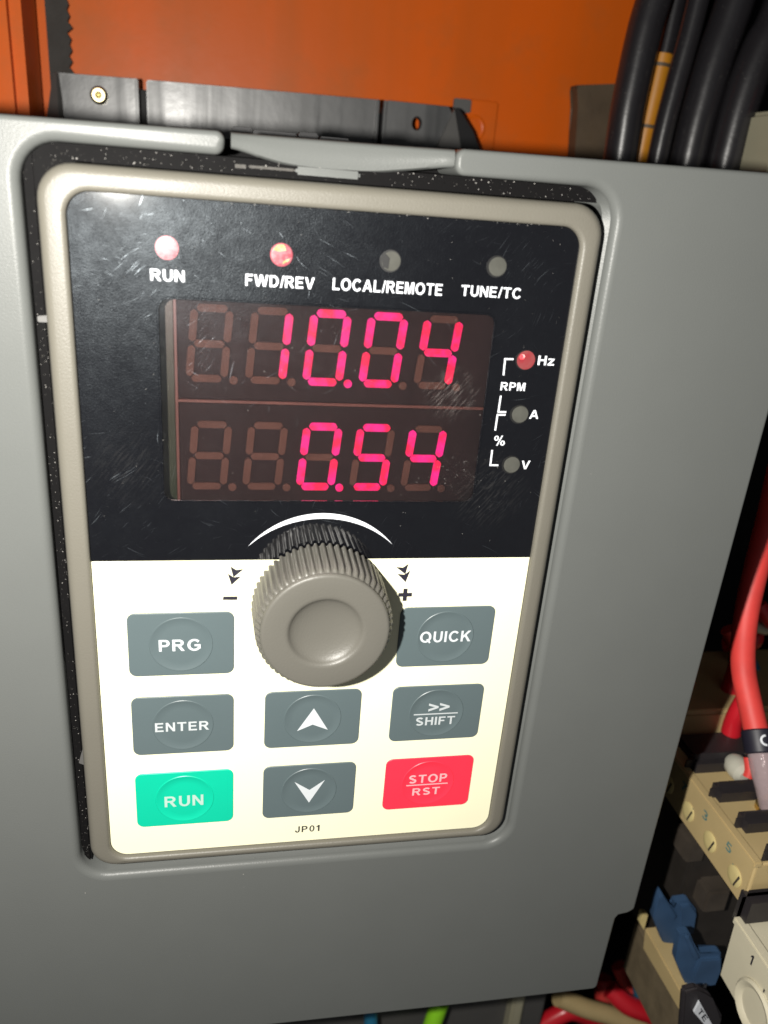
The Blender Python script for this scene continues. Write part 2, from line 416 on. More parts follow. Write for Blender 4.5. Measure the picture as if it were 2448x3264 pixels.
GL = {
 'E': (0.74, [([(0, 0), (0, 1), (.71, 1), (.71, .83), (.2, .83), (.2, .6), (.66, .6), (.66, .43), (.2, .43), (.2, .17), (.73, .17), (.73, 0)], [])]),
 'F': (0.68, [([(0, 0), (0, 1), (.68, 1), (.68, .83), (.2, .83), (.2, .59), (.59, .59), (.59, .42), (.2, .42), (.2, 0)], [])]),
 'L': (0.69, [([(0, 0), (0, 1), (.2, 1), (.2, .17), (.69, .17), (.69, 0)], [])]),
 'T': (0.80, [([(.3, 0), (.3, .83), (0, .83), (0, 1), (.8, 1), (.8, .83), (.5, .83), (.5, 0)], [])]),
 'H': (0.80, [([(0, 0), (0, 1), (.2, 1), (.2, .61), (.6, .61), (.6, 1), (.8, 1), (.8, 0), (.6, 0), (.6, .44), (.2, .44), (.2, 0)], [])]),
 'I': (0.20, [([(0, 0), (0, 1), (.2, 1), (.2, 0)], [])]),
 'N': (0.80, [([(0, 0), (0, 1), (.2, 1), (.61, .35), (.61, 1), (.8, 1), (.8, 0), (.6, 0), (.19, .65), (.19, 0)], [])]),
 'M': (0.95, [([(0, 0), (0, 1), (.29, 1), (.475, .32), (.66, 1), (.95, 1), (.95, 0), (.76, 0), (.76, .78), (.57, 0), (.38, 0), (.19, .78), (.19, 0)], [])]),
 'V': (0.93, [([(0, 1), (.22, 1), (.465, .26), (.71, 1), (.93, 1), (.575, 0), (.355, 0)], [])]),
 'W': (1.32, [([(0, 1), (.21, 1), (.35, .32), (.54, 1), (.78, 1), (.97, .32), (1.11, 1), (1.32, 1), (1.08, 0), (.85, 0), (.66, .68), (.47, 0), (.24, 0)], [])]),
 'A': (0.99, [([(0, 0), (.385, 1), (.605, 1), (.99, 0), (.77, 0), (.69, .225), (.295, .225), (.22, 0)], [[(.355, .39), (.635, .39), (.495, .775)]])]),
 'K': (0.90, [([(0, 0), (0, 1), (.2, 1), (.2, .56), (.6, 1), (.87, 1), (.49, .6), (.9, 0), (.64, 0), (.35, .46), (.2, .3), (.2, 0)], [])]),
 '/': (0.39, [([(0, -.02), (.24, 1.02), (.39, 1.02), (.15, -.02)], [])]),
 'O': (1.0, [(ell(.5, .5, .5, .52), [ell(.5, .5, .285, .345)])]),
 'Q': (1.0, [(ell(.5, .5, .5, .52), [ell(.5, .5, .285, .345)]), ([(.55, .27), (.68, .33), (.98, .02), (.87, -.10)], [])]),
 '0': (0.68, [(ell(.34, .5, .34, .51), [ell(.34, .5, .145, .35)])]),
 'D': (0.84, [([(0, 0), (0, 1), (.38, 1)] + ell(.38, .5, .46, .5, 90, -90, 18) + [(.38, 0)], [[(.2, .17), (.2, .83), (.36, .83)] + ell(.36, .5, .27, .33, 85, -85, 14) + [(.36, .17)]])]),
 'P': (0.76, [([(0, 0), (0, 1), (.44, 1)] + ell(.44, .69, .32, .31, 88, -90, 14) + [(.2, .38), (.2, 0)], [[(.2, .55), (.2, .83), (.40, .83)] + ell(.41, .69, .145, .14, 85, -85, 10) + [(.40, .55)]])]),
 'R': (0.87, [([(0, 0), (0, 1), (.47, 1)] + ell(.47, .71, .33, .29, 88, -60, 14) + [(.62, .38), (.87, 0), (.63, 0), (.40, .36), (.36, .42), (.2, .42), (.2, 0)], [[(.2, .58), (.2, .83), (.44, .83)] + ell(.45, .705, .145, .125, 85, -85, 10) + [(.44, .58)]])]),
 'C': (0.90, [(ell(.48, .5, .48, .52, 42, 326, 28) + [(.70, .33)] + ell(.48, .5, .275, .345, 322, 36, 24) + [(.665, .68)], [])]),
 'G': (0.96, [(ell(.49, .5, .49, .52, 42, 318, 26) + [(.93, .18), (.93, .55), (.50, .55), (.50, .38), (.73, .38), (.73, .27)] + ell(.49, .5, .285, .345, 312, 40, 22) + [(.70, .66)], [])]),
 'U': (0.80, [([(0, 1), (.2, 1), (.2, .40)] + ell(.4, .40, .2, .25, 180, 360, 14) + [(.6, .40), (.6, 1), (.8, 1), (.8, .38)] + ell(.4, .38, .4, .40, 0, -180, 18), [])]),
 'J': (0.62, [([(.42, 1), (.62, 1), (.62, .34)] + ell(.31, .32, .31, .34, 0, -175, 16) + [(0, .33), (.19, .36)] + ell(.31, .33, .115, .18, 185, 360, 10) + [(.42, .38)], [])]),
 'S': (0.78, [(stroke(spath(.39, .275, .2), .2), [])]),
 'z': (0.62, [([(0, 0), (0, .15), (.36, .57), (.02, .57), (.02, .73), (.6, .73), (.6, .58), (.25, .17), (.62, .17), (.62, 0)], [])]),
 '1': (0.42, [([(.20, 0), (.20, .72), (0, .60), (0, .78), (.26, 1), (.42, 1), (.42, 0)], [])]),
 '%': (1.15, [(ell(.24, .75, .24, .27), [ell(.24, .75, .09, .16)]), (ell(.91, .25, .24, .27), [ell(.91, .25, .09, .16)]), ([(.28, -.04), (.72, 1.04), (.87, 1.04), (.43, -.04)], [])]),
 '3': (0.68, [(stroke(ell(.32, .74, .25, .18, 150, -80, 12) + ell(.33, .28, .27, .2, 80, -150, 12), .17), [])]),
 '5': (0.68, [(stroke([(.6, .92), (.2, .92), (.14, .5)] + ell(.34, .31, .27, .23, 120, -150, 14), .17), [])]),
 '7': (0.66, [([(.02, .83), (.02, 1), (.66, 1), (.66, .86), (.38, .42), (.30, 0), (.10, 0), (.2, .44), (.44, .83)], [])]),
 '2': (0.66, [(stroke(ell(.33, .72, .25, .2, 165, -20, 12) + [(.36, .38), (.12, .09), (.64, .09)], .17), [])]),
}
def text_bm(s, x0, x1, y0, y1, z, frame=None, gap=0.14):
    """lettering fitted to a box in the panel plane (y0 = baseline, y1 = cap height) or to a frame (origin, right, up)"""
    bm = bmesh.new(); x = 0.0; lay = 0
    for ch in s:
        adv, parts = GL[ch]
        for outer, holes in parts:
            rings = [[bm.verts.new((px + x, py, 0.003 * lay)) for px, py in r_] for r_ in [outer] + holes]
            fill(bm, rings); lay = 1 - lay
        x += adv + gap * (0.6 if ch in '/' else 1.0)
    x -= gap
    for v in bm.verts:
        u, w, h = v.co.x / x, v.co.y, v.co.z
        if frame: v.co = Vector(frame[0]) + Vector(frame[1]) * u + Vector(frame[2]) * w
        else: v.co = Vector((x0 + (x1 - x0) * u, y0 + (y1 - y0) * w, z + h))
    return bm

# ------------------------------------------------------------------ setting: the cabinet
bw = box(-110, 200, -150, 190, -120, -118, 0.3)
tag(obj('back_wall', bw, 'orange_paint'), 'orange painted sheet metal back wall of the electrical cabinet', None, kind='structure')
o = obj('frame_post', box(-75, -23.6, -150, 175, -117.9, -100, 2.2, 4), 'orange_paint')
tag(o, 'rounded orange upright at the left edge of the cabinet back wall', 'post')
# rubber edging with a serrated side
pts = [(-21.9, -60)]
y = -60
while y < 172:
    pts += [(-17.7 + random.uniform(-.25, .2), y + 0.4), (-17.0 + random.uniform(-.25, .25), y + 1.4)]
    y += 2.1
pts += [(-21.9, 172)]
o = obj('rubber_edging', prism([(x, y_, -116.4) for x, y_ in pts], (0, 0, -1.55), 0), 'rubber', smooth=False)
tag(o, 'dark rubber edging strip with a serrated edge beside the orange post', 'edging')
# knock-out plate on the back wall
t = thing('knockout_plate', (72, 90, -118), 'square knockout plate with a round embossed ring on the orange back wall', 'plate')
obj('plate_blank', rplate(67.5, 77.2, 80, 95.6, 0.8, -117.98, -117.3, 0.25), 'orange_paint', t)
obj('embossed_ring', lathe([(3.0, 0.0), (3.0, 0.35), (2.5, 0.5), (2.1, 0.35), (2.1, 0.05)], (71.5, 89.5, -117.25), 28), 'orange_paint', t)
obj('dark_tab', box(66.2, 70.4, 92.6, 95.4, -117.3, -116.4, 0.2), 'duct_grey', t)
# brown plate right of it
o = obj('brown_plate', prism([(93.9, 100.3, -113), (94.6, 99.5, -113), (95.4, 96, -113), (95.6, 91, -113), (96.8, 80, -113), (97, 60, -113), (112, 60, -113), (112, 102.2, -113), (103, 101.4, -113)], (0, 0, -4.5), 0.3), 'brown_plate')
tag(o, 'brown weathered plate behind the leftmost black cable', 'plate')
o = obj('shade_backing', box(106, 175.5, -148, 175, -113, -101, 0.5), 'black_matt')  # black box added to stand in for shade between and below the cables
tag(o, 'added matt black duct behind the row of black cables', 'backing')

# ------------------------------------------------------------------ black cables at upper right
G = 'black cables running up beside the drive'
def cable(name, P, r, label, mat='cable_black', group=None):
    o = obj(name, tube(P, r, 20), mat); return tag(o, label, 'cable', group)
cable('black_cable', [(98.6, 40, -92), (98.0, 70, -92), (97.9, 86.2, -92), (97.7, 94, -92), (98.0, 101, -92), (98.4, 107.5, -92), (99.3, 114.3, -92), (104, 140, -92)], 3.6, 'thick black cable nearest the orange wall, leftmost of the row', group=G)
t = thing('sleeved_cable', (104, 86, -95), 'black cable wearing a yellow marker sleeve', 'cable', G)
obj('cable_jacket', tube([(104.2, 60, -96), (104.8, 88, -96), (105.9, 107, -96), (106.3, 116, -96), (108, 150, -96)], 2.0, 18), 'cable_black', t)
obj('yellow_sleeve', tube([(103.2, 60, -95), (103.9, 86, -95), (104.4, 94.2, -95), (104.7, 99.6, -95), (104.95, 104.6, -95), (105.0, 105.6, -95)], lambda u: 2.2 if u < 0.93 else 1.95, 18), 'yellow_tube', t)
for (yy, q) in ((91.2, (104.25, 91.6)), (102.2, (104.82, 103.4))):
    obj('sleeve_band', tube([(q[0] - 0.02, q[1] - 0.35, -95), (q[0] + 0.02, q[1] + 0.35, -95)], 2.36, 18, smooth=False), 'brown_plate', t)
cable('black_cable', [(105.2, 60, -90), (105.6, 87, -90), (106.3, 97.7, -90), (107.1, 105.4, -90), (107.9, 114.8, -90), (110, 150, -90)], 2.2, 'thin black cable right of the yellow sleeve', group=G)
cable('black_cable', [(112.4, 60, -90), (112.7, 86.6, -90), (113.3, 97, -90), (114.3, 106, -90), (115.9, 115, -90), (121, 150, -90)], 3.9, 'thick black cable in the middle with a long grey sheen', group=G)
cable('black_cable', [(118.8, 60, -86), (119.2, 86.9, -86), (120.0, 99, -86), (121.7, 107.4, -86), (124.5, 116, -86), (130, 150, -86)], 3.9, 'thick black cable nearest the grey connector, rightmost of the row', group=G)
t = thing('grey_connector', (126, 84, -76), 'pale grey connector block at the right edge beside the black cables', 'connector')
obj('connector_body', box(120.6, 134, 66, 95.2, -84, -72, 1.0, 3), 'connector_grey', t)
obj('connector_rib', box(125.0, 126.2, 66, 94.2, -72.2, -71.2, 0.3), 'connector_grey', t)
o = obj('red_wire', tube([(124.0, 90, -78), (124.6, 97, -78), (125.5, 101, -78)], 1.9, 14), 'crimp_red')
tag(o, 'short dark red wire entering the top of the grey connector', 'wire')
o = obj('wire_collar', tube([(123.6, 99.5, -76), (124.2, 103.5, -76), (125.0, 108, -76)], lambda u: 1.7 + 0.6 * math.sin(PI * u), 14), 'terminal_white')
tag(o, 'pale rounded wire collar above the grey connector', 'collar')

# ------------------------------------------------------------------ the drive
D = thing('frequency_drive', (26, 16, -30), 'grey frequency drive enclosure with a recess round its keypad', 'drive')
ZF = 0.0
# single outline of the front cover: outer edge, slot at the top, recess edge
def arc(cx, cy, r, a0, a1, n=6):
    return [(cx + r * math.cos(a0 + (a1 - a0) * i / n), cy + r * math.sin(a0 + (a1 - a0) * i / n)) for i in range(n + 1)]
fil = 0.95
LX, RX, TY, BY = -4.0, 55.45, 77.45, -12.1       # recess at its base
rc = 3.6
sl, sr = 14.7, 37.5                                # slot at the top for the latch
outer = []
outer += [(-33, -46.0), (-33, 79.05)][::-1]
# counter-clockwise: start at the slot's left lip, go left along the top, down, right, up, back to the slot, then round the recess clockwise
path = []; fl_ = []
def add(pts, f):
    path.extend(pts); fl_.extend([f] * len(pts))
add(arc(sl - 0.8, 79.58 - 0.8, 0.8, 0, PI / 2, 6), 0.5)
add(arc(-33 + 1.5, 79.0 - 1.5, 1.5, PI / 2, PI, 4) + arc(-33 + 1.5, -44.9 + 1.5, 1.5, PI, 1.5 * PI, 4), 0.45)
add([(24.7, -45.7), (54, -46.25)] + arc(76.2 - 0.9, -46.35 + 0.9, 0.9, -PI / 2, 0, 4) + [(76.4, -30.2), (76.8, -29.5)], 0.4)
add([(78.3, -29.3)] + arc(79.4 - 0.9, -29.0 + 0.9, 0.9, -PI / 3, 0, 4) + arc(80.1 - 0.8, 80.42 - 0.8, 0.8, 0, PI / 2, 5), 0.45)
add(arc(sr + 0.9, 79.95 - 0.9, 0.9, PI / 2, PI, 5), 0.5)
add(arc(sr + 1.0, TY + 1.0, 1.0, PI, 1.5 * PI, 5), 0.5)
add(arc(RX - rc, TY - rc, rc, PI / 2, 0, 8) + arc(RX - rc, BY + rc, rc, 0, -PI / 2, 8), 1.0)
add(arc(LX + rc, BY + rc, rc, -PI / 2, -PI, 8) + arc(LX + rc, TY - rc, rc, PI, PI / 2, 8), 1.0)
add(arc(sl - 0.95, TY + 0.95, 0.95, -PI / 2, 0, 5), 0.75)
# the recess wall slopes in towards the keypad at the right and below
slope = []; zl = []
for (x, y), f in zip(path, fl_):
    e = 0.0; wz = 0.0
    if f == 1.0:
        dx = max(0.0, min(1.0, (x - (RX - rc)) / rc)); dy = max(0.0, min(1.0, ((BY + rc) - y) / rc))
        g = 1.0 if x > LX + 2 * rc else 0.15
        e = -max(0.75 * dx, 1.5 * dy * g); wz = max(0.55 * dx, 0.35 * dy * g)
    slope.append(e); zl.append(wz)
bm = bmesh.new()
lo_ = offset(path, slope)
loops = [[(x, y, -14.0) for x, y in lo_], [(x, y, -2.0 + w) for (x, y), w in zip(lo_, zl)], [(x, y, ZF - 1.0) for x, y in path]]
for i in range(1, 7):
    a = PI / 2 * i / 6
    o_ = offset(path, [f * (1 - math.cos(a)) for f in fl_])
    loops.append([(x, y, ZF - f + f * math.sin(a)) for (x, y), f in zip(o_, fl_)])
loops.append([(x, y, ZF) for x, y in offset(path, [f + 0.04 for f in fl_])])
vl = loft(bm, loops, cap0=False, cap1=False)
fill(bm, [vl[-1]])
obj('front_cover', bm, 'grey_cover', D, angle=40)
# dark chassis behind the cover
bm = box(-3.9, 55.0, -11.8, 78.4, -13.8, -8.5, 0.3)
obj('recess_floor', bm, 'black_chassis', D)
bm = bmesh.new()
for a in ((-32, 80.2, 77.9, 79.4, -108, -14.2), (-32, 80.2, -44, 77.9, -100, -14.2)):
    box(*a, 0.4, bm=bm)
obj('rear_body', bm, 'black_matt', D)
# recess ledge along the top, dusty black
bm = box(-3.9, 55.3, 75.9, 77.4, -8.4, -1.9, 0.25)
obj('recess_ledge', bm, 'black_chassis', D)
obj('recess_ledge', box(-3.2, 0.8, 73.0, 76.1, -8.4, -1.75, 0.2), 'black_chassis', D)
bm = box(-3.95, -2.75, -11.2, 77.3, -8.4, -1.6, 0.25)
obj('recess_ledge', bm, 'black_chassis', D)
obj('snap_tab', prism([(-3.7, 61.3, -1.3), (-3.7, 60.7, -1.3), (-2.7, 60.7, -1.3), (-2.7, 61.4, -1.3)], (0, 0, -1.2), 0.08), 'duct_grey', D)
obj('snap_tab', prism([(-3.4, 5.6, -1.35), (-2.5, 8.8, -1.35), (-2.5, 5.1, -1.35)], (0, 0, -1.2), 0.06), 'duct_grey', D)
# latch: a scooped grey tongue across the slot
bm = bmesh.new(); rows = []
NU, NV = 40, 10
low = [(0.0, 78.25), (0.12, 77.55), (0.25, 77.0), (0.42, 76.85), (0.62, 76.95), (0.80, 77.5), (1.0, 78.2)]
def lerp(tab, u):
    for (a, va), (b, vb) in zip(tab, tab[1:]):
        if u <= b: return va + (vb - va) * (u - a) / (b - a)
    return tab[-1][1]
for i in range(NU + 1):
    u = i / NU; x = sl + 0.6 + (sr - sl - 0.65) * u
    yb = sum(lerp(low, min(1, max(0, u + d))) for d in (-.06, -.03, 0, .03, .06)) / 5
    yt = 79.62 + 0.25 * u
    zc = -0.65 - 1.25 * math.sin(PI * min(1, u * 1.02)) ** 0.8
    col = [(x, yt - 0.35, zc - 6.0), (x, yt - 0.05, zc - 0.55)]
    for j in range(NV + 1):
        w = j / NV
        col.append((x, yt - 0.25 + (yb + 0.2 - yt + 0.25) * w, zc + 0.25 * math.sin(PI * w) * 0.6 - 0.15 * (1 - w)))
    col += [(x, yb, zc - 0.35), (x, yb + 0.05, zc - 3.5)]
    rows.append([bm.verts.new(p) for p in col])
for a, b in zip(rows, rows[1:]):
    for j in range(len(a) - 1): bm.faces.new((a[j], a[j + 1], b[j + 1], b[j]))
bm.faces.new(rows[0]); bm.faces.new(rows[-1])
obj('latch', bm, 'grey_cover', D, angle=50)
obj('latch_lip', box(21.6, 28.1, 76.3, 77.05, -5.2, -1.6, 0.22), 'grey_cover', D)
obj('latch_lip', box(29.1, 37.0, 76.5, 76.85, -5.2, -1.75, 0.12), 'black_chassis', D)
obj('catch', box(15.45, 17.0, 76.2, 77.05, -5.0, -1.7, 0.25), 'clip_clear', D)
obj('catch_bar', box(17.0, 21.5, 76.55, 76.8, -5.0, -1.75, 0.08), 'clip_clear', D)
for x0, x1, h in ((15.4, 17.6, 80.7), (17.7, 22.6, 80.55), (22.8, 25.0, 80.75), (25.2, 28.6, 80.5)):
    obj('top_clip', box(x0, x1, 79, h, -18, -14.5, 0.15), 'black_matt', D)
# mounting flange with its ribs, slots and screw
def flange(x0, x1, yt0, yt1, name='flange_plate', hole=None):
    p = [(x0, 70), (x1, 70), (x1, yt1), (x0, yt0)]
    if hole is None:
        return obj(name, prism([(x, y, -109.5) for x, y in p], (0, 0, -3.0), 0.25), 'black_flange', D)
    hx, hy, hr = hole; n = 24; b = bmesh.new()
    inner = [(hx + hr * math.cos(2 * PI * i / n), hy + hr * 1.25 * math.sin(2 * PI * i / n)) for i in range(n)]
    outr = []
    for i in range(n):
        a = 2 * PI * i / n; c_, s_ = math.cos(a), math.sin(a); k = 1e9
        if c_ > 1e-6: k = min(k, (x1 - hx) / c_)
        if c_ < -1e-6: k = min(k, (x0 - hx) / c_)
        if s_ > 1e-6: k = min(k, (min(yt0, yt1) - hy) / s_)
        if s_ < -1e-6: k = min(k, (70 - hy) / s_)
        outr.append((hx + c_ * k, hy + s_ * k))
    loft(b, [[(x, y, -112.5) for x, y in inner], [(x, y, -109.5) for x, y in inner], [(x, y, -109.5) for x, y in outr], [(x, y, -112.5) for x, y in outr]], False, False)
    return obj(name, b, 'black_flange', D, smooth=False)
obj('flange_back', box(-21, 52, 66, 90.5, -117, -112.7, 0.2), 'black_matt', D)
fp = flange(-19.4, -3.2, 91.9, 92.2)
flange(-1.7, 47.4, 92.2, 92.85)
flange(48.6, 64.6, 92.9, 92.9, hole=(56.4, 88.9, 1.15))
obj('flange_rib', box(-3.9, -3.2, 70, 92.1, -109.6, -107.6, 0.2), 'black_flange', D)
obj('flange_rib', box(47.0, 47.5, 70, 92.8, -109.6, -108.2, 0.15), 'black_flange', D)
obj('flange_rib', box(48.5, 49.1, 70, 92.8, -109.6, -108.2, 0.15), 'black_flange', D)
obj('flange_gusset', prism([(-20.2, 91.8, -110), (-19.2, 91.8, -108.6), (-18.9, 80, -106), (-22.5, 80, -109)], (0.6, 0, -2.0), 0.1), 'duct_grey', D)  # both gussets greyer than the black flange: light on them put into colour
obj('flange_gusset', prism([(61.2, 84.5, -108.2), (66.9, 84.5, -108.2), (64.7, 92.6, -109.2)], (0, 0, -1.6), 0.12), 'duct_grey', D)
obj('flange_end', prism([(64.6, 92.9, -109.5), (66.2, 92.6, -109.5), (69.5, 88.5, -109.5), (72.3, 84, -109.5), (73, 76, -109.5), (66.5, 76, -109.5), (67.2, 85, -109.5)], (0, 0, -7.5), 0.3), 'black_matt', D)
sc = obj('screw', lathe([(0.0, -0.5), (1.75, -0.5), (1.75, 0.35), (1.55, 0.75), (1.25, 0.95), (0.75, 0.95), (0.6, 0.35), (0.0, 0.35)], (-11.2, 88.4, -109.3), 28), 'zinc', D)
obj('screw_socket', lathe([(0.0, 0.0), (0.62, 0.0), (0.62, 0.12), (0.3, 0.42), (0.0, 0.42)], (-11.2, 88.4, -108.95), 6), 'zinc_dark', sc)
# lower terminal cover, under the front cover
obj('terminal_cover', box(-30, 84.6, -150, -47, -70, -41.5, 0.5), 'duct_grey', D)
obj('cover_rib', box(82.6, 85.6, -150, -52, -42, -38.5, 0.5), 'connector_grey', D)
obj('cover_flank', box(85.7, 92.2, -150, -44, -70, -40.5, 0.4), 'duct_grey', D)
o = obj('blue_wire', tube([(47, -96, -37), (47.6, -104, -36.5), (48.6, -115, -36)], 1.6, 12), 'wire_blue'); tag(o, 'blue wire hanging below the drive left of the green wire', 'wire')
o = obj('green_wire', tube([(63.6, -97, -37), (61.8, -105, -36), (60.2, -116, -35)], 2.1, 14), 'wire_green'); tag(o, 'bright yellow green wire hanging below the drive', 'wire')

# ------------------------------------------------------------------ the keypad
K = thing('keypad', (26, 33, 0), 'beige framed keypad with red display, knob and eight keys', 'keypad')
# frame
X0, X1, Y0, Y1 = -2.55, 54.25, -10.15, 75.75
outl = rrect(X0, X1, Y0, Y1, 3.4, 8); inn = rrect(0, 52.0, -8.75, 73.4, 2.3, 8)
bm = bmesh.new(); loops = [[(x, y, -8.0) for x, y in outl], [(x, y, -0.25) for x, y in outl]]
for i in range(1, 6):
    a = PI / 2 * i / 5; loops.append([(x, y, -0.25 + 0.95 * math.sin(a)) for x, y in offset(outl, 0.95 * (1 - math.cos(a)))])
for i in range(0, 6):
    a = PI / 2 * i / 5; loops.append([(x, y, 0.25 + 0.45 * math.cos(a)) for x, y in offset(inn, -0.5 * (1 - math.sin(a)))])
loops.append([(x, y, -1.2) for x, y in inn])
loft(bm, loops, cap1=False)
obj('bezel', bm, 'bezel_beige', K, angle=50)
# face films (the black one has the window cut out)
YS = 34.6
blk = [(0.06, YS), (51.94, YS)] + arc(51.94 - 2.25, 73.34 - 2.25, 2.25, 0, PI / 2, 8) + arc(0.06 + 2.25, 73.34 - 2.25, 2.25, PI / 2, PI, 8)
win = rrect(8.15, 43.6, 41.95, 63.85, 1.1, 5)
bm = bmesh.new()
def edge_loop(pts, z):
    vs_ = [bm.verts.new((x, y, z)) for x, y in pts]
    return [bm.edges.new((vs_[i], vs_[(i + 1) % len(vs_)])) for i in range(len(vs_))], vs_
e1, v1 = edge_loop(blk, 0.0); e2, v2 = edge_loop(win, 0.0)
fill(bm, [v1, v2])
for vv in (v1, v2):
    lo_ = [bm.verts.new((v.co.x, v.co.y, -0.4)) for v in vv]
    for i in range(len(vv)):
        j = (i + 1) % len(vv); bm.faces.new((vv[i], vv[j], lo_[j], lo_[i]))
obj('black_panel', bm, 'black_film', K, smooth=False)
crm = [(0.06, YS - 0.02)] + arc(0.06 + 2.25, -8.69 + 2.25, 2.25, PI, 1.5 * PI, 8) + arc(51.94 - 2.25, -8.69 + 2.25, 2.25, 1.5 * PI, 2 * PI, 8) + [(51.94, YS - 0.02)]
obj('cream_panel', plate(crm, -0.4, 0.0, 0.02, 1), 'cream_film', K, smooth=False)
obj('window_pane', plate(offset(win, 0.02), -0.22, -0.04, 0.03, 1), 'window_film', K, smooth=False)
rim = bmesh.new()
wo = offset(win, -0.22); wi = offset(win, 0.06)
loft(rim, [[(x, y, -0.05) for x, y in wo], [(x, y, 0.07) for x, y in offset(wo, 0.08)], [(x, y, 0.07) for x, y in offset(wi, -0.06)], [(x, y, -0.05) for x, y in wi]], False, False)
obj('window_rim', rim, 'black_film', K)
# display modules and digits
ZM = -2.0
md = {}
for row, (ya, yb) in {'top': (53.0, 66.5), 'bottom': (38.8, 52.6)}.items():
    md[row] = obj('display_module', box(9.8, 45.5, ya, yb, -7, ZM - 0.25, 0.08, 1), 'module_face', K)
obj('module_edge', box(9.7, 45.4, 52.62, 52.95, -2.6, ZM - 0.15, 0.04, 1), 'module_edge', K)
obj('module_edge', box(9.45, 9.78, 39.5, 65.5, -2.6, ZM - 0.2, 0.04, 1), 'module_edge', K)
obj('circuit_board', box(7.2, 9.42, 38.5, 66, -4.5, ZM - 0.6, 0.05, 1), 'circuit_green', K)
SEGON = {' ': '', '1': 'bc', '0': 'abcdef', '4': 'fgbc', '5': 'afgcd'}
def seg_poly(p, q, w):
    p, q = Vector(p), Vector(q); d = (q - p).normalized(); n = Vector((-d.y, d.x)) * w / 2; t_ = d * w * 0.42
    return [tuple(p), tuple(p + t_ * .45 - n * .72), tuple(p + t_ - n), tuple(q - t_ - n), tuple(q - t_ * .45 - n * .72), tuple(q), tuple(q - t_ * .45 + n * .72), tuple(q - t_ + n), tuple(p + t_ + n), tuple(p + t_ * .45 + n * .72)]
def digit(cx, cy, h, ch, dot):
    dg = thing_part('digit', (cx, cy, ZM))
    w = 3.62; sh = 0.088; g = 0.13
    def P(x, y): return (cx + x + sh * y, cy + y)
    a = {'a': ((-w / 2, h / 2), (w / 2, h / 2)), 'g': ((-w / 2, 0), (w / 2, 0)), 'd': ((-w / 2, -h / 2), (w / 2, -h / 2)),
         'f': ((-w / 2, h / 2), (-w / 2, 0)), 'b': ((w / 2, h / 2), (w / 2, 0)), 'e': ((-w / 2, 0), (-w / 2, -h / 2)), 'c': ((w / 2, 0), (w / 2, -h / 2))}
    for k_, (p, q) in a.items():
        p, q = Vector(P(*p)), Vector(P(*q)); d = (q - p).normalized()
        lit = k_ in SEGON[ch]
        obj('segment', flat(seg_poly(p + d * g * 1.6, q - d * g * 1.6, 0.86 if lit else 0.80), ZM, 0.3), 'segment_lit' if lit else 'segment_off', dg, smooth=False, label='lit pink red segment' if lit else None)
    dx, dy = P(2.86, -h / 2 + 0.0)
    obj('decimal_point', lathe([(0.0, -0.3), (0.46, -0.3), (0.46, 0.0), (0.0, 0.0)], (dx, dy - 0.12, ZM), 20), 'segment_lit' if dot else 'segment_off', dg, label='lit pink red decimal point' if dot else None)
def thing_part(name, loc):
    o = bpy.data.objects.new(name, None); C.objects.link(o); o.parent = K; o.location = W(Vector(loc) - BASE[K.name]); BASE[o.name] = Vector(loc); o.empty_display_size = 0.002
    return o
for i, (ch, dot) in enumerate(((' ', 0), ('1', 0), ('0', 1), ('0', 0), ('4', 0))):
    digit(13.12 + 6.25 * i, 59.08, 7.45, ch, dot)
for i, (ch, dot) in enumerate(((' ', 0), (' ', 0), ('0', 1), ('5', 0), ('4', 0))):
    digit(13.03 + 6.15 * i, 46.60, 7.25, ch, dot)
# indicator lamps
def lamp(x, y, kind):
    h = obj('indicator_lamp', lathe([(0, -0.3), (1.13, -0.3), (1.13, 0.02), (0.0, 0.02)], (x, y, 0.0), 28), 'lamp_rim' if kind in ('lit', 'hot') else 'lamp_hole', K,
            label={'lit': 'lit red lamp', 'hot': 'lit red lamp', 'dim': 'half lit red lamp', 'off': 'unlit grey lamp', 'offdark': 'unlit grey lamp'}[kind])
    dx = 0.04 if kind in ('lit', 'hot') else 0.10
    r = 1.06 if kind in ('lit', 'hot', 'dim') else 0.98
    prof = [(r, 0.0), (r * 0.97, 0.05), (r * 0.85, 0.08), (r * 0.5, 0.1), (0.01, 0.11)]
    obj('lens', lathe([(r, 0.0), (r * 0.99, 0.05), (r * 0.9, 0.06), (0.01, 0.06)], (x + dx, y, 0.025), 28), {'lit': 'lamp_lit', 'hot': 'lamp_lit', 'dim': 'lamp_dim', 'off': 'lamp_off', 'offdark': 'lamp_off'}[kind], h)
    if kind == 'lit':
        obj('chip', flat([(x - 0.1, y + 0.95), (x + 0.02, y + 0.35), (x + 0.3, y + 0.45), (x + 0.28, y + 0.92)], 0.15, 0.03), 'lamp_core', h, smooth=False)
    if kind == 'hot':
        obj('chip', flat([(x - 0.85, y + 0.45), (x - 0.4, y + 0.98), (x + 0.25, y + 1.0), (x + 0.45, y + 0.45), (x - 0.3, y + 0.3)], 0.15, 0.03), 'lamp_core', h, smooth=False)
        obj('chip', flat([(x + 0.1, y - 0.9), (x + 0.75, y - 0.55), (x + 0.8, y - 0.3), (x + 0.2, y - 0.6)], 0.15, 0.03), 'lamp_core', h, smooth=False)
    if kind == 'dim':
        obj('chip', lathe([(0, 0), (0.30, 0), (0.26, 0.05), (0, 0.06)], (x - 0.42, y + 0.36, 0.12), 14), 'lamp_hot', h)
    if kind == 'offdark':
        obj('chip', flat([(x - 0.95, y + 0.2), (x - 0.6, y + 0.75), (x - 0.1, y + 0.3), (x - 0.2, y - 0.8), (x - 0.7, y - 0.6)], 0.15, 0.03), 'lamp_hole', h, smooth=False)
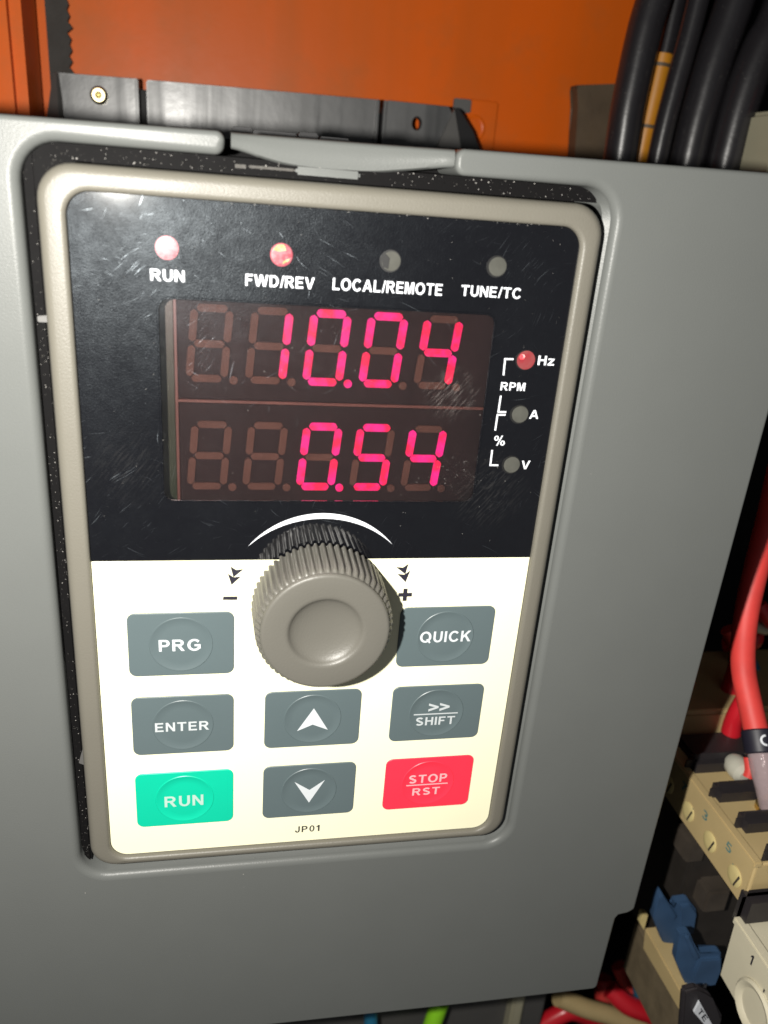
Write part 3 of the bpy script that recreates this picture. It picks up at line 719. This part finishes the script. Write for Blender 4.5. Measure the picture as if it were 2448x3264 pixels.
for a in ((9.15, 68.71, 'lit'), (20.32, 68.73, 'hot'), (31.5, 68.78, 'offdark'), (43.0, 68.9, 'off'), (47.65, 59.1, 'dim'), (47.87, 52.84, 'off'), (47.75, 46.71, 'off')):
    lamp(*a)
# printed legends on the black film
ZP = 0.025
for s, x0, x1, y0, y1 in (('RUN', 7.49, 10.79, 65.54, 66.65), ('FWD/REV', 16.77, 23.77, 65.53, 66.68), ('LOCAL/REMOTE', 25.65, 37.34, 65.58, 66.78), ('TUNE/TC', 39.4, 46.14, 65.70, 66.82),
                          ('Hz', 49.17, 51.14, 58.6, 59.67), ('RPM', 45.2, 48.12, 55.58, 56.52), ('A', 49.11, 50.24, 52.36, 53.4), ('%', 45.26, 46.62, 49.08, 50.22), ('V', 49.03, 50.1, 46.2, 47.25)):
    obj('printed_legend', text_bm(s, x0, x1, y0, y1, ZP), 'print_white', K, smooth=False)
for p in ([(46.28, 59.15), (45.3, 59.13), (45.36, 57.3)], [(45.37, 54.96), (45.33, 53.07), (46.27, 53.07)], [(46.24, 52.74), (45.28, 52.73), (45.25, 50.86)], [(45.2, 48.5), (45.22, 46.63), (46.21, 46.63)]):
    obj('bracket_line', strip(p, 0.2, ZP), 'print_white', K, smooth=False)
def circ3(p, q, r_):
    ax, ay = p; bx, by = q; cx, cy = r_; d = 2 * (ax * (by - cy) + bx * (cy - ay) + cx * (ay - by))
    ux = ((ax * ax + ay * ay) * (by - cy) + (bx * bx + by * by) * (cy - ay) + (cx * cx + cy * cy) * (ay - by)) / d
    uy = ((ax * ax + ay * ay) * (cx - bx) + (bx * bx + by * by) * (ax - cx) + (cx * cx + cy * cy) * (bx - ax)) / d
    return ux, uy, math.hypot(ax - ux, ay - uy)
pl, pr_ = (17.36, 36.35), (34.33, 36.48)
crescent = []
for mid, sgn in (((25.95, 40.5), 1), ((25.95, 39.83), -1)):
    ux, uy, rr_ = circ3(pl, mid, pr_)
    a0 = math.atan2(pl[1] - uy, pl[0] - ux); a1 = math.atan2(pr_[1] - uy, pr_[0] - ux)
    A = arc(ux, uy, rr_, a0, a1, 30)
    crescent += A if sgn > 0 else A[::-1][1:-1]
obj('dial_arc', flat(crescent, ZP), 'print_white', K, smooth=False)
# dark marks on the cream film
for A, B, T_ in (((15.34, 33.84), (16.88, 33.42), (15.72, 32.36)), ((15.05, 32.90), (16.58, 32.46), (15.50, 31.36)),
                ((36.54, 33.87), (35.05, 33.44), (36.26, 32.47)), ((36.84, 32.94), (35.29, 32.52), (36.39, 31.38))):
    mx_, my_ = (A[0] + B[0]) / 2, (A[1] + B[1]) / 2
    p = [A, (mx_ + 0.24 * (T_[0] - mx_), my_ + 0.24 * (T_[1] - my_)), B, T_]
    obj('arrow_mark', flat(p, ZP), 'print_dark', K, smooth=False)
obj('minus_mark', flat([(14.5, 29.40), (16.17, 29.36), (16.2, 29.83), (14.55, 29.84)], ZP), 'print_dark', K, smooth=False)
obj('plus_mark', flat([(35.63, 29.37), (36.22, 29.37), (36.22, 28.77), (36.74, 28.77), (36.74, 29.37), (37.35, 29.37), (37.35, 29.88), (36.74, 29.88), (36.74, 30.47), (36.22, 30.47), (36.22, 29.88), (35.63, 29.88)], ZP), 'print_dark', K, smooth=False)
obj('printed_legend', text_bm('JP01', 24.18, 27.56, -7.14, -6.04, ZP, gap=0.24), 'print_faded', K, smooth=False)
# keys
BW, BH = 12.33, 8.64
def key(cx, cy, mat, pm, legend, lab):
    b = obj('push_button', rplate(cx - BW / 2, cx + BW / 2, cy - BH / 2, cy + BH / 2, 0.95, -0.05, 0.14, 0.09), mat, K, label=lab)
    obj('key_dome', lathe([(3.72, 0.10), (3.72, 0.15), (3.66, 0.20), (3.55, 0.20), (3.46, 0.155), (2.5, 0.17), (0.01, 0.18)], (cx - 0.05, cy, 0.0), 56), mat, b)
    for kind, *a in legend:
        if kind == 't': g = text_bm(a[0], a[1], a[2], a[3], a[4], 0.225, gap=0.18)
        elif kind == 'l': g = strip([(a[0], a[2]), (a[1], a[2])], 0.16, 0.225)
        elif kind == 'p': g = flat(a[0], 0.225)
        obj('key_legend', g, pm, b, smooth=False)
CX = (9.67, 25.86, 42.28); CY = (23.52, 11.82, 0.16)
key(CX[0], CY[0], 'button_grey', 'print_bright', [('t', 'PRG', 7.04, 11.94, 22.69, 24.28)], 'grey PRG key')
key(CX[2], CY[0], 'button_grey', 'print_bright', [('t', 'QUICK', 38.9, 45.6, 22.82, 24.4)], 'grey QUICK key')
key(CX[0], CY[1], 'button_grey', 'print_key', [('t', 'ENTER', 6.24, 12.8, 11.02, 12.36)], 'grey ENTER key')
key(CX[1], CY[1], 'button_grey', 'print_bright', [('p', [(25.92, 13.51), (23.88, 10.1), (25.86, 11.0), (27.86, 10.07)])], 'grey key with an arrow up')
key(CX[2], CY[1], 'button_grey', 'print_key', [('p', [(41.1, 13.45), (42.45, 12.95), (42.45, 12.68), (41.1, 12.18), (41.1, 12.52), (42.0, 12.82), (41.1, 13.11)]), ('p', [(42.6, 13.45), (43.95, 12.95), (43.95, 12.68), (42.6, 12.18), (42.6, 12.52), (43.5, 12.82), (42.6, 13.11)]), ('l', 39.18, 45.2, 11.75), ('t', 'SHIFT', 39.55, 44.9, 9.98, 11.28)], 'grey SHIFT key')
key(CX[0], CY[2], 'button_green', 'print_green', [('t', 'RUN', 7.06, 11.98, -0.98, 0.74)], 'green RUN key')
key(CX[1], CY[2], 'button_grey', 'print_bright', [('p', [(23.83, 1.82), (25.88, 0.31), (27.85, 1.82), (25.88, -1.82)])], 'grey key with an arrow down')
key(CX[2], CY[2], 'button_red', 'print_red', [('t', 'STOP', 39.48, 44.88, 0.30, 1.70), ('l', 39.2, 45.1, -0.04), ('t', 'RST', 40.16, 44.06, -1.83, -0.58)], 'red STOP RST key')
# rotary knob
kc = (25.95, 28.75); NR = 58; SEG = NR * 8
rib = [0.0, 0.05, 0.62, 1.0, 1.0, 1.0, 0.62, 0.05]
bm = bmesh.new(); loops = []
def ring(r, z, amp):
    return [(kc[0] + (r + amp * rib[i % 8]) * math.cos(2 * PI * i / SEG), kc[1] + (r + amp * rib[i % 8]) * math.sin(2 * PI * i / SEG), z) for i in range(SEG)]
for r, z, a in ((7.2, 0.35, 0), (7.78, 0.4, 0.38), (7.68, 2.2, 0.40), (7.60, 4.2, 0.40), (7.54, 5.8, 0.40), (7.47, 6.15, 0.34), (7.40, 6.40, 0.16), (7.36, 6.5, 0.02),
                (7.38, 6.60, 0), (7.40, 6.75, 0), (7.32, 6.93, 0), (7.16, 7.04, 0), (6.95, 7.07, 0), (6.0, 7.07, 0), (4.75, 7.07, 0), (4.45, 7.03, 0), (4.25, 6.93, 0), (4.1, 6.72, 0), (3.9, 6.52, 0),
                (3.5, 6.30, 0), (2.8, 6.05, 0), (1.8, 5.85, 0), (0.8, 5.76, 0), (0.05, 5.74, 0)):
    loops.append(ring(r, z, a))
loft(bm, loops)
obj('rotary_knob', bm, 'knob_grey', K, angle=55)
# glue mark under the frame
obj('drip_mark', prism([(26.35, -10.12, 0.05), (26.8, -10.12, 0.05), (26.72, -10.75, -0.9), (26.5, -11.0, -0.9)], (0, 0, -0.25), 0), 'brown_plate', K, smooth=False)

# ------------------------------------------------------------------ devices at the lower right
T = thing('terminal_contactor', (112, -22, -5), 'beige contactor with black barriers beside the lower right of the drive', 'contactor')
obj('contactor_body', box(95.0, 140, -25.6, -16.4, -24, 4.2, 0.5, 3), 'block_beige', T)
obj('body_ridge', box(94.7, 96.3, -17.3, -16.1, -23.5, 4.2, 0.25), 'block_beige', T)
for z in (-20.5, -13.4, -6.4, 0.9):
    obj('screw_recess', lathe([(0.0, -0.4), (1.75, -0.4), (1.75, 0.15), (1.4, 0.3), (0.6, 0.35), (0.01, 0.35)], (95.0, -22.2, z), 24, '-x'), 'block_pale', T)
for z in (-20.5, -13.4, -6.4, 0.9):
    obj('screw_slot', prism([(94.62, -23.3, z + 0.5), (94.62, -23.5, z + 0.75), (94.62, -21.1, z + 1.5), (94.62, -20.9, z + 1.2)], (-0.06, 0, 0), 0), 'body_relief', T, smooth=False)
for z, s in ((-16.8, '7'), (-9.9, '3'), (-2.8, '5')):
    g = text_bm(s, 0, 0, 0, 0, 0, frame=((94.9, -19.9, z), (0, 0, 1.5), (0, 1.7, 0)))
    obj('printed_digit', g, 'print_teal', T, smooth=False)
    g = text_bm({'3': 'L2', '5': 'L3', '7': 'T1'}[s], 0, 0, 0, 0, 0, frame=((94.9, -22.0, z + 2.6), (0, 0, 1.9), (0, 1.4, 0)))
    obj('printed_digit', g, 'print_teal', T, smooth=False)
for (x, z) in ((95.3, -17.6), (95.6, -10.3), (96.0, -3.3), (96.4, 3.6)):
    bm = box(x, 109, -19.6, -13.2, z - 1.5, z + 1.3, 1.25, 4)
    box(103.4, 109, -23, -15, z - 1.4, z + 1.2, 0.4, bm=bm)
    obj('barrier', bm, 'barrier_black', T)
obj('contactor_base', box(98.5, 140, -62, -25.8, -30, -13.5, 0.8), 'body_dark', T)
obj('base_relief', box(96.6, 100.5, -34, -29, -18, -12.6, 0.6), 'body_relief', T)
obj('base_relief', box(101, 106, -44, -38.5, -15, -10, 0.6), 'body_relief', T)
obj('base_relief', box(104.5, 112, -36, -29, -15, -11, 0.6), 'body_relief', T)
for z in (-6.8, 0.5):
    obj('terminal_screw', lathe([(0.0, -0.3), (1.9, -0.3), (1.9, 0.8), (1.5, 1.2), (0.0, 1.2)], (104.6 + z * 0.05, -16.3, z), 20, 'y'), 'brass', T)

T2 = thing('cream_contactor', (100, -34, 14), 'cream contactor marked 1 L1 at the right edge, nearest of the contactors', 'contactor')
obj('contactor_body', prism([(94.2, -27.2, 4.2), (94.2, -39.4, 4.8), (94.2, -41, 30), (94.2, -27.2, 30)], (40, 0, 0), 0.4, 3), 'block_cream', T2)
obj('body_ridge', box(93.7, 95.6, -28.0, -26.7, 4.4, 30, 0.3), 'block_cream', T2)
obj('screw_recess', lathe([(0.01, -0.6), (4.3, -0.6), (4.3, 0.35), (3.9, 0.7), (3.3, 0.5), (2.9, 0.1), (0.01, 0.1)], (94.2, -36.0, 13.3), 40, '-x'), 'block_cream', T2)
obj('screw_slot', prism([(93.96, -38.6, 15.6), (93.96, -39.0, 16.4), (93.96, -36.2, 16.9), (93.96, -35.4, 16.2)], (-0.06, 0, 0), 0), 'body_dark', T2, smooth=False)
for s, y, z, w in (('1', -30.6, 9.6, 0.6), ('L1', -33.0, 13.6, 1.9)):
    obj('printed_digit', text_bm(s, 0, 0, 0, 0, 0, frame=((94.15, y, z), (0, 0, w), (0, 1.9, 0))), 'print_dark', T2, smooth=False)
obj('barrier', box(93.2, 108, -27.9, -20.9, 3.4, 6.2, 1.6, 4), 'barrier_black', T2)
obj('terminal_bump', lathe([(1.3, -0.4), (1.3, 0.6), (0.9, 1.0), (0.01, 1.0)], (99.5, -26.9, 10.5), 20, 'y'), 'block_cream', T2)

o = obj('beige_housing', box(97, 135, -50, -11.5, -48, -27, 0.8, 3), 'block_beige'); tag(o, 'beige housing behind the red crimps, above the barriers', 'housing')
o = obj('black_bridge', box(97.5, 118, -24, -15.4, -26.5, -17, 0.8, 3), 'barrier_black'); tag(o, 'black bar in front of the beige housing', 'bar')
# crimps, wires
G2 = 'red wires at the right of the drive'
o = obj('red_crimp', tube([(115, -3.5, -36), (113.4, -8.2, -34), (112.9, -12, -33.5), (112.0, -17, -33)], lambda u: 1.5 + 0.5 * u, 14), 'crimp_red'); tag(o, 'dark red crimp half hidden behind the thick red wire, left of the pair', 'crimp', G2)
o = obj('red_crimp', tube([(110.4, -4.5, -25.5), (109.5, -8.5, -25.5), (109.0, -12.0, -25.5), (109.2, -15.4, -25.5), (109.8, -17.3, -25.5)], lambda u: (1.15 + 0.95 * u) if u < 0.75 else 1.86 - (u - 0.75) * 5.2, 16), 'crimp_red'); tag(o, 'bright red crimp hanging beside the thick red wire', 'crimp', G2)
RW = thing('labelled_red_wire', (103, -6, -14), 'thick red wire with a black sleeve marked U and a clear crimp sleeve', 'wire', G2)
obj('wire_insulation', tube([(113, 34, -37), (106.4, 28.4, -28), (102.9, 20.5, -23.2), (101.3, 12.5, -20.4), (101.2, 5.0, -17.8), (101.8, -0.5, -14.4), (102.3, -5.2, -10.8)], 2.0, 22), 'wire_red', RW)
A_, B_ = Vector((102.4, -3.9, -11.9)), Vector((102.2, -6.7, -9.2))
obj('marker_sleeve', tube([A_, A_.lerp(B_, .5), B_], lambda u: 2.6 if 0.04 < u < 0.96 else 2.4, 24, 8), 'print_dark', RW)
ax = (B_ - A_).normalized(); side = Vector((1, 0.1, -0.1)); side = (side - ax * side.dot(ax)).normalized(); out_ = ax.cross(side); out_ = out_ if out_.dot(CAM - A_) > 0 else -out_
# the letter U wraps the sleeve, lying on its side
bm = bmesh.new(); rr = 2.64; mid = A_.lerp(B_, 0.5)
upts = [(1.7, 0.75)] + [(-0.5 + 0.75 * math.cos(a), 0.75 * math.sin(a)) for a in [PI / 2 + PI * i / 10 for i in range(11)]] + [(1.7, -0.75)]
prevs = None
for i, (s_, h_) in enumerate(upts):
    p0 = Vector(upts[max(i - 1, 0)]); p1 = Vector(upts[min(i + 1, len(upts) - 1)]); d = (p1 - p0).normalized(); n_ = Vector((-d.y, d.x)) * 0.17
    cur = []
    for q in (Vector((s_, h_)) + n_, Vector((s_, h_)) - n_):
        ang = q.x / rr
        cur.append(bm.verts.new(mid + ax * (-q.y) + (side * math.sin(ang) + out_ * math.cos(ang)) * rr))
    if prevs: bm.faces.new((prevs[0], cur[0], cur[1], prevs[1]))
    prevs = cur
obj('sleeve_letter', bm, 'print_white', RW, smooth=False)
obj('crimp_sleeve', tube([(102.2, -6.4, -9.3), (102.2, -9.0, -7.4), (102.6, -11.5, -6.0), (103.2, -14.2, -5.0)], lambda u: 2.25 - 0.5 * u, 20), 'clear_sleeve', RW)
obj('lug', tube([(102.9, -12.5, -5.6), (103.6, -15.2, -4.6), (104.4, -16.0, -4.0)], 0.95, 12), 'brass', RW)
o = obj('white_terminal_cap', lathe([(0.01, 2.2), (1.0, 2.1), (1.9, 1.4), (2.1, 0.3), (2.0, -1.2), (1.3, -2.3), (0.01, -2.5)], (103.8, -14.6, -15.0), 24), 'terminal_white'); tag(o, 'white rounded terminal cap under the marked sleeve', 'terminal')
o = obj('red_wire', tube([(104.4, -11.5, -14), (104.3, -13.2, -12.8), (104.0, -14.4, -12.4)], 0.95, 12), 'wire_red'); tag(o, 'short red wire end going into the white terminal cap', 'wire', G2)
for nm, P, r, mt, lb in (('red_wire', [(124, -2, -46), (122.4, -6.1, -42), (119, -9, -46)], 1.6, 'crimp_red', 'small red wire loop right of the thick red wire, above the blue one'),
                         ('blue_wire', [(121.5, -8, -44), (123.0, -11.5, -41), (124.6, -14.8, -40)], 1.3, 'wire_blue', 'short blue wire right of the thick red wire'),
                         ('orange_wire', [(124.0, -15.0, -41), (126.4, -16.2, -40), (129, -17.5, -40)], 1.4, 'wire_orange', 'short orange wire below the blue one at the right edge'),
                         ('red_wire', [(119.5, 4, -40), (121.4, 1.5, -39), (123.5, -0.5, -40)], 1.4, 'crimp_red', 'dim red wire highest beside the thick red wire')):
    tag(obj(nm, tube(P, r, 12), mt), lb, 'wire', G2 if nm == 'red_wire' else None)
tag(obj('red_wire', tube([(117, -4, -44), (119.5, -7.5, -43), (121, -13, -42), (121.5, -20, -42)], 1.5, 12), 'wire_red'), 'faded red wire deepest in the tangle at the right', 'wire', G2)
tag(obj('white_wire', tube([(117.5, 1, -42), (120.5, -1.5, -41), (123.5, -2.5, -41)], 1.2, 12), 'terminal_white'), 'short grey white wire between the red wires at the right edge', 'wire')
# blue clips
G3 = 'blue plastic clips below the beige contactor'
pb = [(93.0, -39.6), (92.5, -41.0), (92.8, -46.0), (96.4, -53.1), (98.6, -53.7), (99.4, -50.9), (102.2, -51.2), (101.5, -45.3), (99.2, -42.5), (96.6, -42.7), (97.1, -45.2)]
bm = prism([(x, y, -12) for x, y in pb], (0, 0, -1.8), 0.25)
prism([(93.0, -39.6, -11.4), (92.6, -40.6, -11.4), (96.6, -46.6, -11.4), (97.2, -45.6, -11.4)], (0, 0, -1.0), 0.15, bm=bm)
prism([(97.4, -43.0, -11.3), (99.2, -42.9, -11.3), (101.2, -45.5, -11.3), (101.8, -50.6, -11.3), (99.6, -50.4, -11.3), (98.6, -46.0, -11.3)], (0, 0, -1.0), 0.2, bm=bm)
o = obj('blue_clip', bm, 'clip_blue'); tag(o, 'upper blue plastic clip below the beige contactor', 'clip', G3)
pb = [(92.6, -40.7), (93.2, -47.1), (97.3, -54.9), (102.9, -54.5), (103.1, -50.3), (102.0, -46.6), (97.5, -46.3), (94.4, -40.7)]
bm = prism([(x, y, -4) for x, y in pb], (0, 0, -1.8), 0.25)
prism([(94.0, -40.9, -3.4), (93.3, -41.0, -3.4), (96.4, -47.0, -3.4), (97.4, -46.5, -3.4)], (0, 0, -1.0), 0.15, bm=bm)
prism([(97.6, -47.0, -3.3), (101.8, -47.2, -3.3), (102.6, -50.4, -3.3), (102.4, -54.0, -3.3), (98.6, -54.3, -3.3), (97.2, -51.0, -3.3)], (0, 0, -1.0), 0.2, bm=bm)
o = obj('blue_clip', bm, 'clip_blue'); tag(o, 'lower blue plastic clip beside the cream contactor', 'clip', G3)
# beige rail with its metal strip
RL = thing('beige_rail', (96, -56, -7), 'long beige rail running forward below the blue clips', 'rail')
obj('rail_body', prism([(95, -53.9, -16.5), (95, -58.5, -15.5), (95, -57.2, 2.0), (95, -53.7, 0.5)], (4.2, 0, 0), 0.3), 'block_beige', RL)
obj('rail_skirt', box(96.6, 99, -72, -58.4, -22, 0.5, 0.4), 'skirt_shade', RL)
obj('metal_strip', prism([(99.5, -53.0, -17), (99.5, -59.0, -17), (99.5, -59.0, -3), (99.5, -53.0, -3)], (0.8, 0, 0), 0.1), 'steel', RL)
obj('rail_tip', prism([(93.9, -50.4, -16.5), (95.2, -50.9, -16.5), (95.2, -55, -16.5), (93.9, -53, -16.5)], (0, 0, -1.5), 0.15), 'block_pale', RL)
MK = thing('marker_holder', (96, -50, 3), 'rounded black marker holder with a small white label', 'holder')
obj('holder_body', prism([(89.4, -43.9, 4), (92.0, -43.5, 4), (94.0, -44.7, 4), (95.4, -46.4, 4), (99.0, -52.2, 4), (99, -58, 4), (92, -58, 4)], (0, 0, -1.5), 0.5, 3), 'barrier_black', MK)
obj('label_tag', prism([(92.6, -46.1, 4.45), (92.2, -48.7, 4.45), (96.3, -53.8, 4.45), (96.9, -53.0, 4.45)], (0, 0, -0.42), 0.05), 'print_white', MK)
obj('label_letter', text_bm('T', 0, 0, 0, 0, 0, frame=((92.75, -48.6, 4.5), (0.9, -1.3, 0), (0.5, 0.9, 0))), 'print_dark', MK, smooth=False)
obj('label_letter', text_bm('E', 0, 0, 0, 0, 0, frame=((93.9, -50.2, 4.5), (0.9, -1.3, 0), (0.5, 0.9, 0))), 'print_dark', MK, smooth=False)
# bundle at the very bottom
G4 = 'wires under the lower right corner of the drive'
o = obj('beige_strap', tube([(95.5, -106.5, -41), (103, -110.5, -40), (111.6, -114.0, -39), (124, -120, -37)], lambda u: 2.3, 14), 'block_beige'); tag(o, 'beige cable strap crossing the red wires under the drive corner', 'strap')
for P, r, lb in (([(92, -121, -43), (97.6, -116.8, -43), (101.2, -115.4, -43), (106, -118, -43), (112, -124, -43)], 2.3, 'dark red wire curving below the beige strap'),
                 ([(108.5, -104.5, -40), (112.3, -106.8, -37), (119.2, -110.2, -36), (123.0, -114.0, -35), (126, -120, -34)], 2.4, 'dark red wire bending above the right end of the beige strap'),
                 ([(114.6, -117.0, -52), (114.8, -121.5, -50), (115.4, -128, -49)], 2.4, 'bright red wire end upright just below the drive corner'),
                 ([(114.5, -106, -47), (117.2, -111.2, -44), (120.5, -118, -42)], 2.1, 'bright red wire end beside the dark blue one')):
    tag(obj('red_wire', tube(P, r, 14), 'wire_red' if 'bright' in lb else 'crimp_red'), lb, 'wire', G4)
o = obj('blue_wire', tube([(115.4, -100.5, -40.5), (117.4, -107, -40), (119.6, -114.5, -39)], 1.9, 14), 'wire_blue'); tag(o, 'dark blue wire beside the beige rail', 'wire')
# floor of the cabinet far below, and its right wall: dark painted metal
tag(obj('floor', box(-110, 176, -152, -149, -118, 60, 0.3), 'black_matt'), 'dark floor of the cabinet under the drive', None, kind='structure')
tag(obj('right_wall', box(176, 180, -152, 190, -118, 60, 0.3), 'black_matt'), 'dark right side wall of the cabinet', None, kind='structure')

tag(obj('unseen_left_wall', box(-114, -110.2, -152, 190, -118, 60, 0.3), 'black_matt'), 'unseen dark left side wall of the cabinet', None, kind='structure')  # out of view, added to cut ambient light deep in the cabinet
tag(obj('unseen_ceiling', box(-110, 176, 190.2, 193, -118, 60, 0.3), 'black_matt'), 'unseen dark top of the cabinet', None, kind='structure')  # also out of view, put in to shut out ambient light from above

# ------------------------------------------------------------------ dust
bm = bmesh.new()
def speck(p, r):
    r_ = bmesh.ops.create_icosphere(bm, subdivisions=1, radius=r)
    sx, sy = random.uniform(.6, 1.6), random.uniform(.6, 1.4)
    for v in r_['verts']: v.co = Vector((v.co.x * sx, v.co.y * sy, v.co.z * 0.7)) + Vector(p)
for i in range(170): speck((random.uniform(-4, 55), random.uniform(76.0, 77.35), -1.87), random.choice((.02, .03, .035, .06)))
for i in range(140): speck((random.uniform(-3.8, -2.9), random.uniform(-11, 76), -1.47), random.choice((.02, .025, .045)))
for i in range(60): speck((random.uniform(0.5, 51.5), 73.3 + random.uniform(-.12, .1), 0.04), random.choice((.02, .03, .045)))
for i in range(70): speck((random.gauss(41, 2.6), random.gauss(45.2, 1.6), 0.02), random.choice((.015, .02, .035)))
for i in range(160): speck((random.uniform(1, 51), random.uniform(35, 73), 0.02), random.choice((.012, .018, .03)))
for i in range(40): speck((random.uniform(-4, 56), random.uniform(-12, -10.5), -1.0), .03)
for i in range(16): speck((random.uniform(-8, 78), random.uniform(-40, 72), 0.03), random.choice((.04, .06)))
MATS['dust'] = plastic('dust', (0.26, 0.25, 0.235), 0.9, var=0.2)
tag(obj('dust', bm, 'dust', smooth=False), 'pale dust specks lying on the keypad and in its recess', 'dust', kind='stuff')
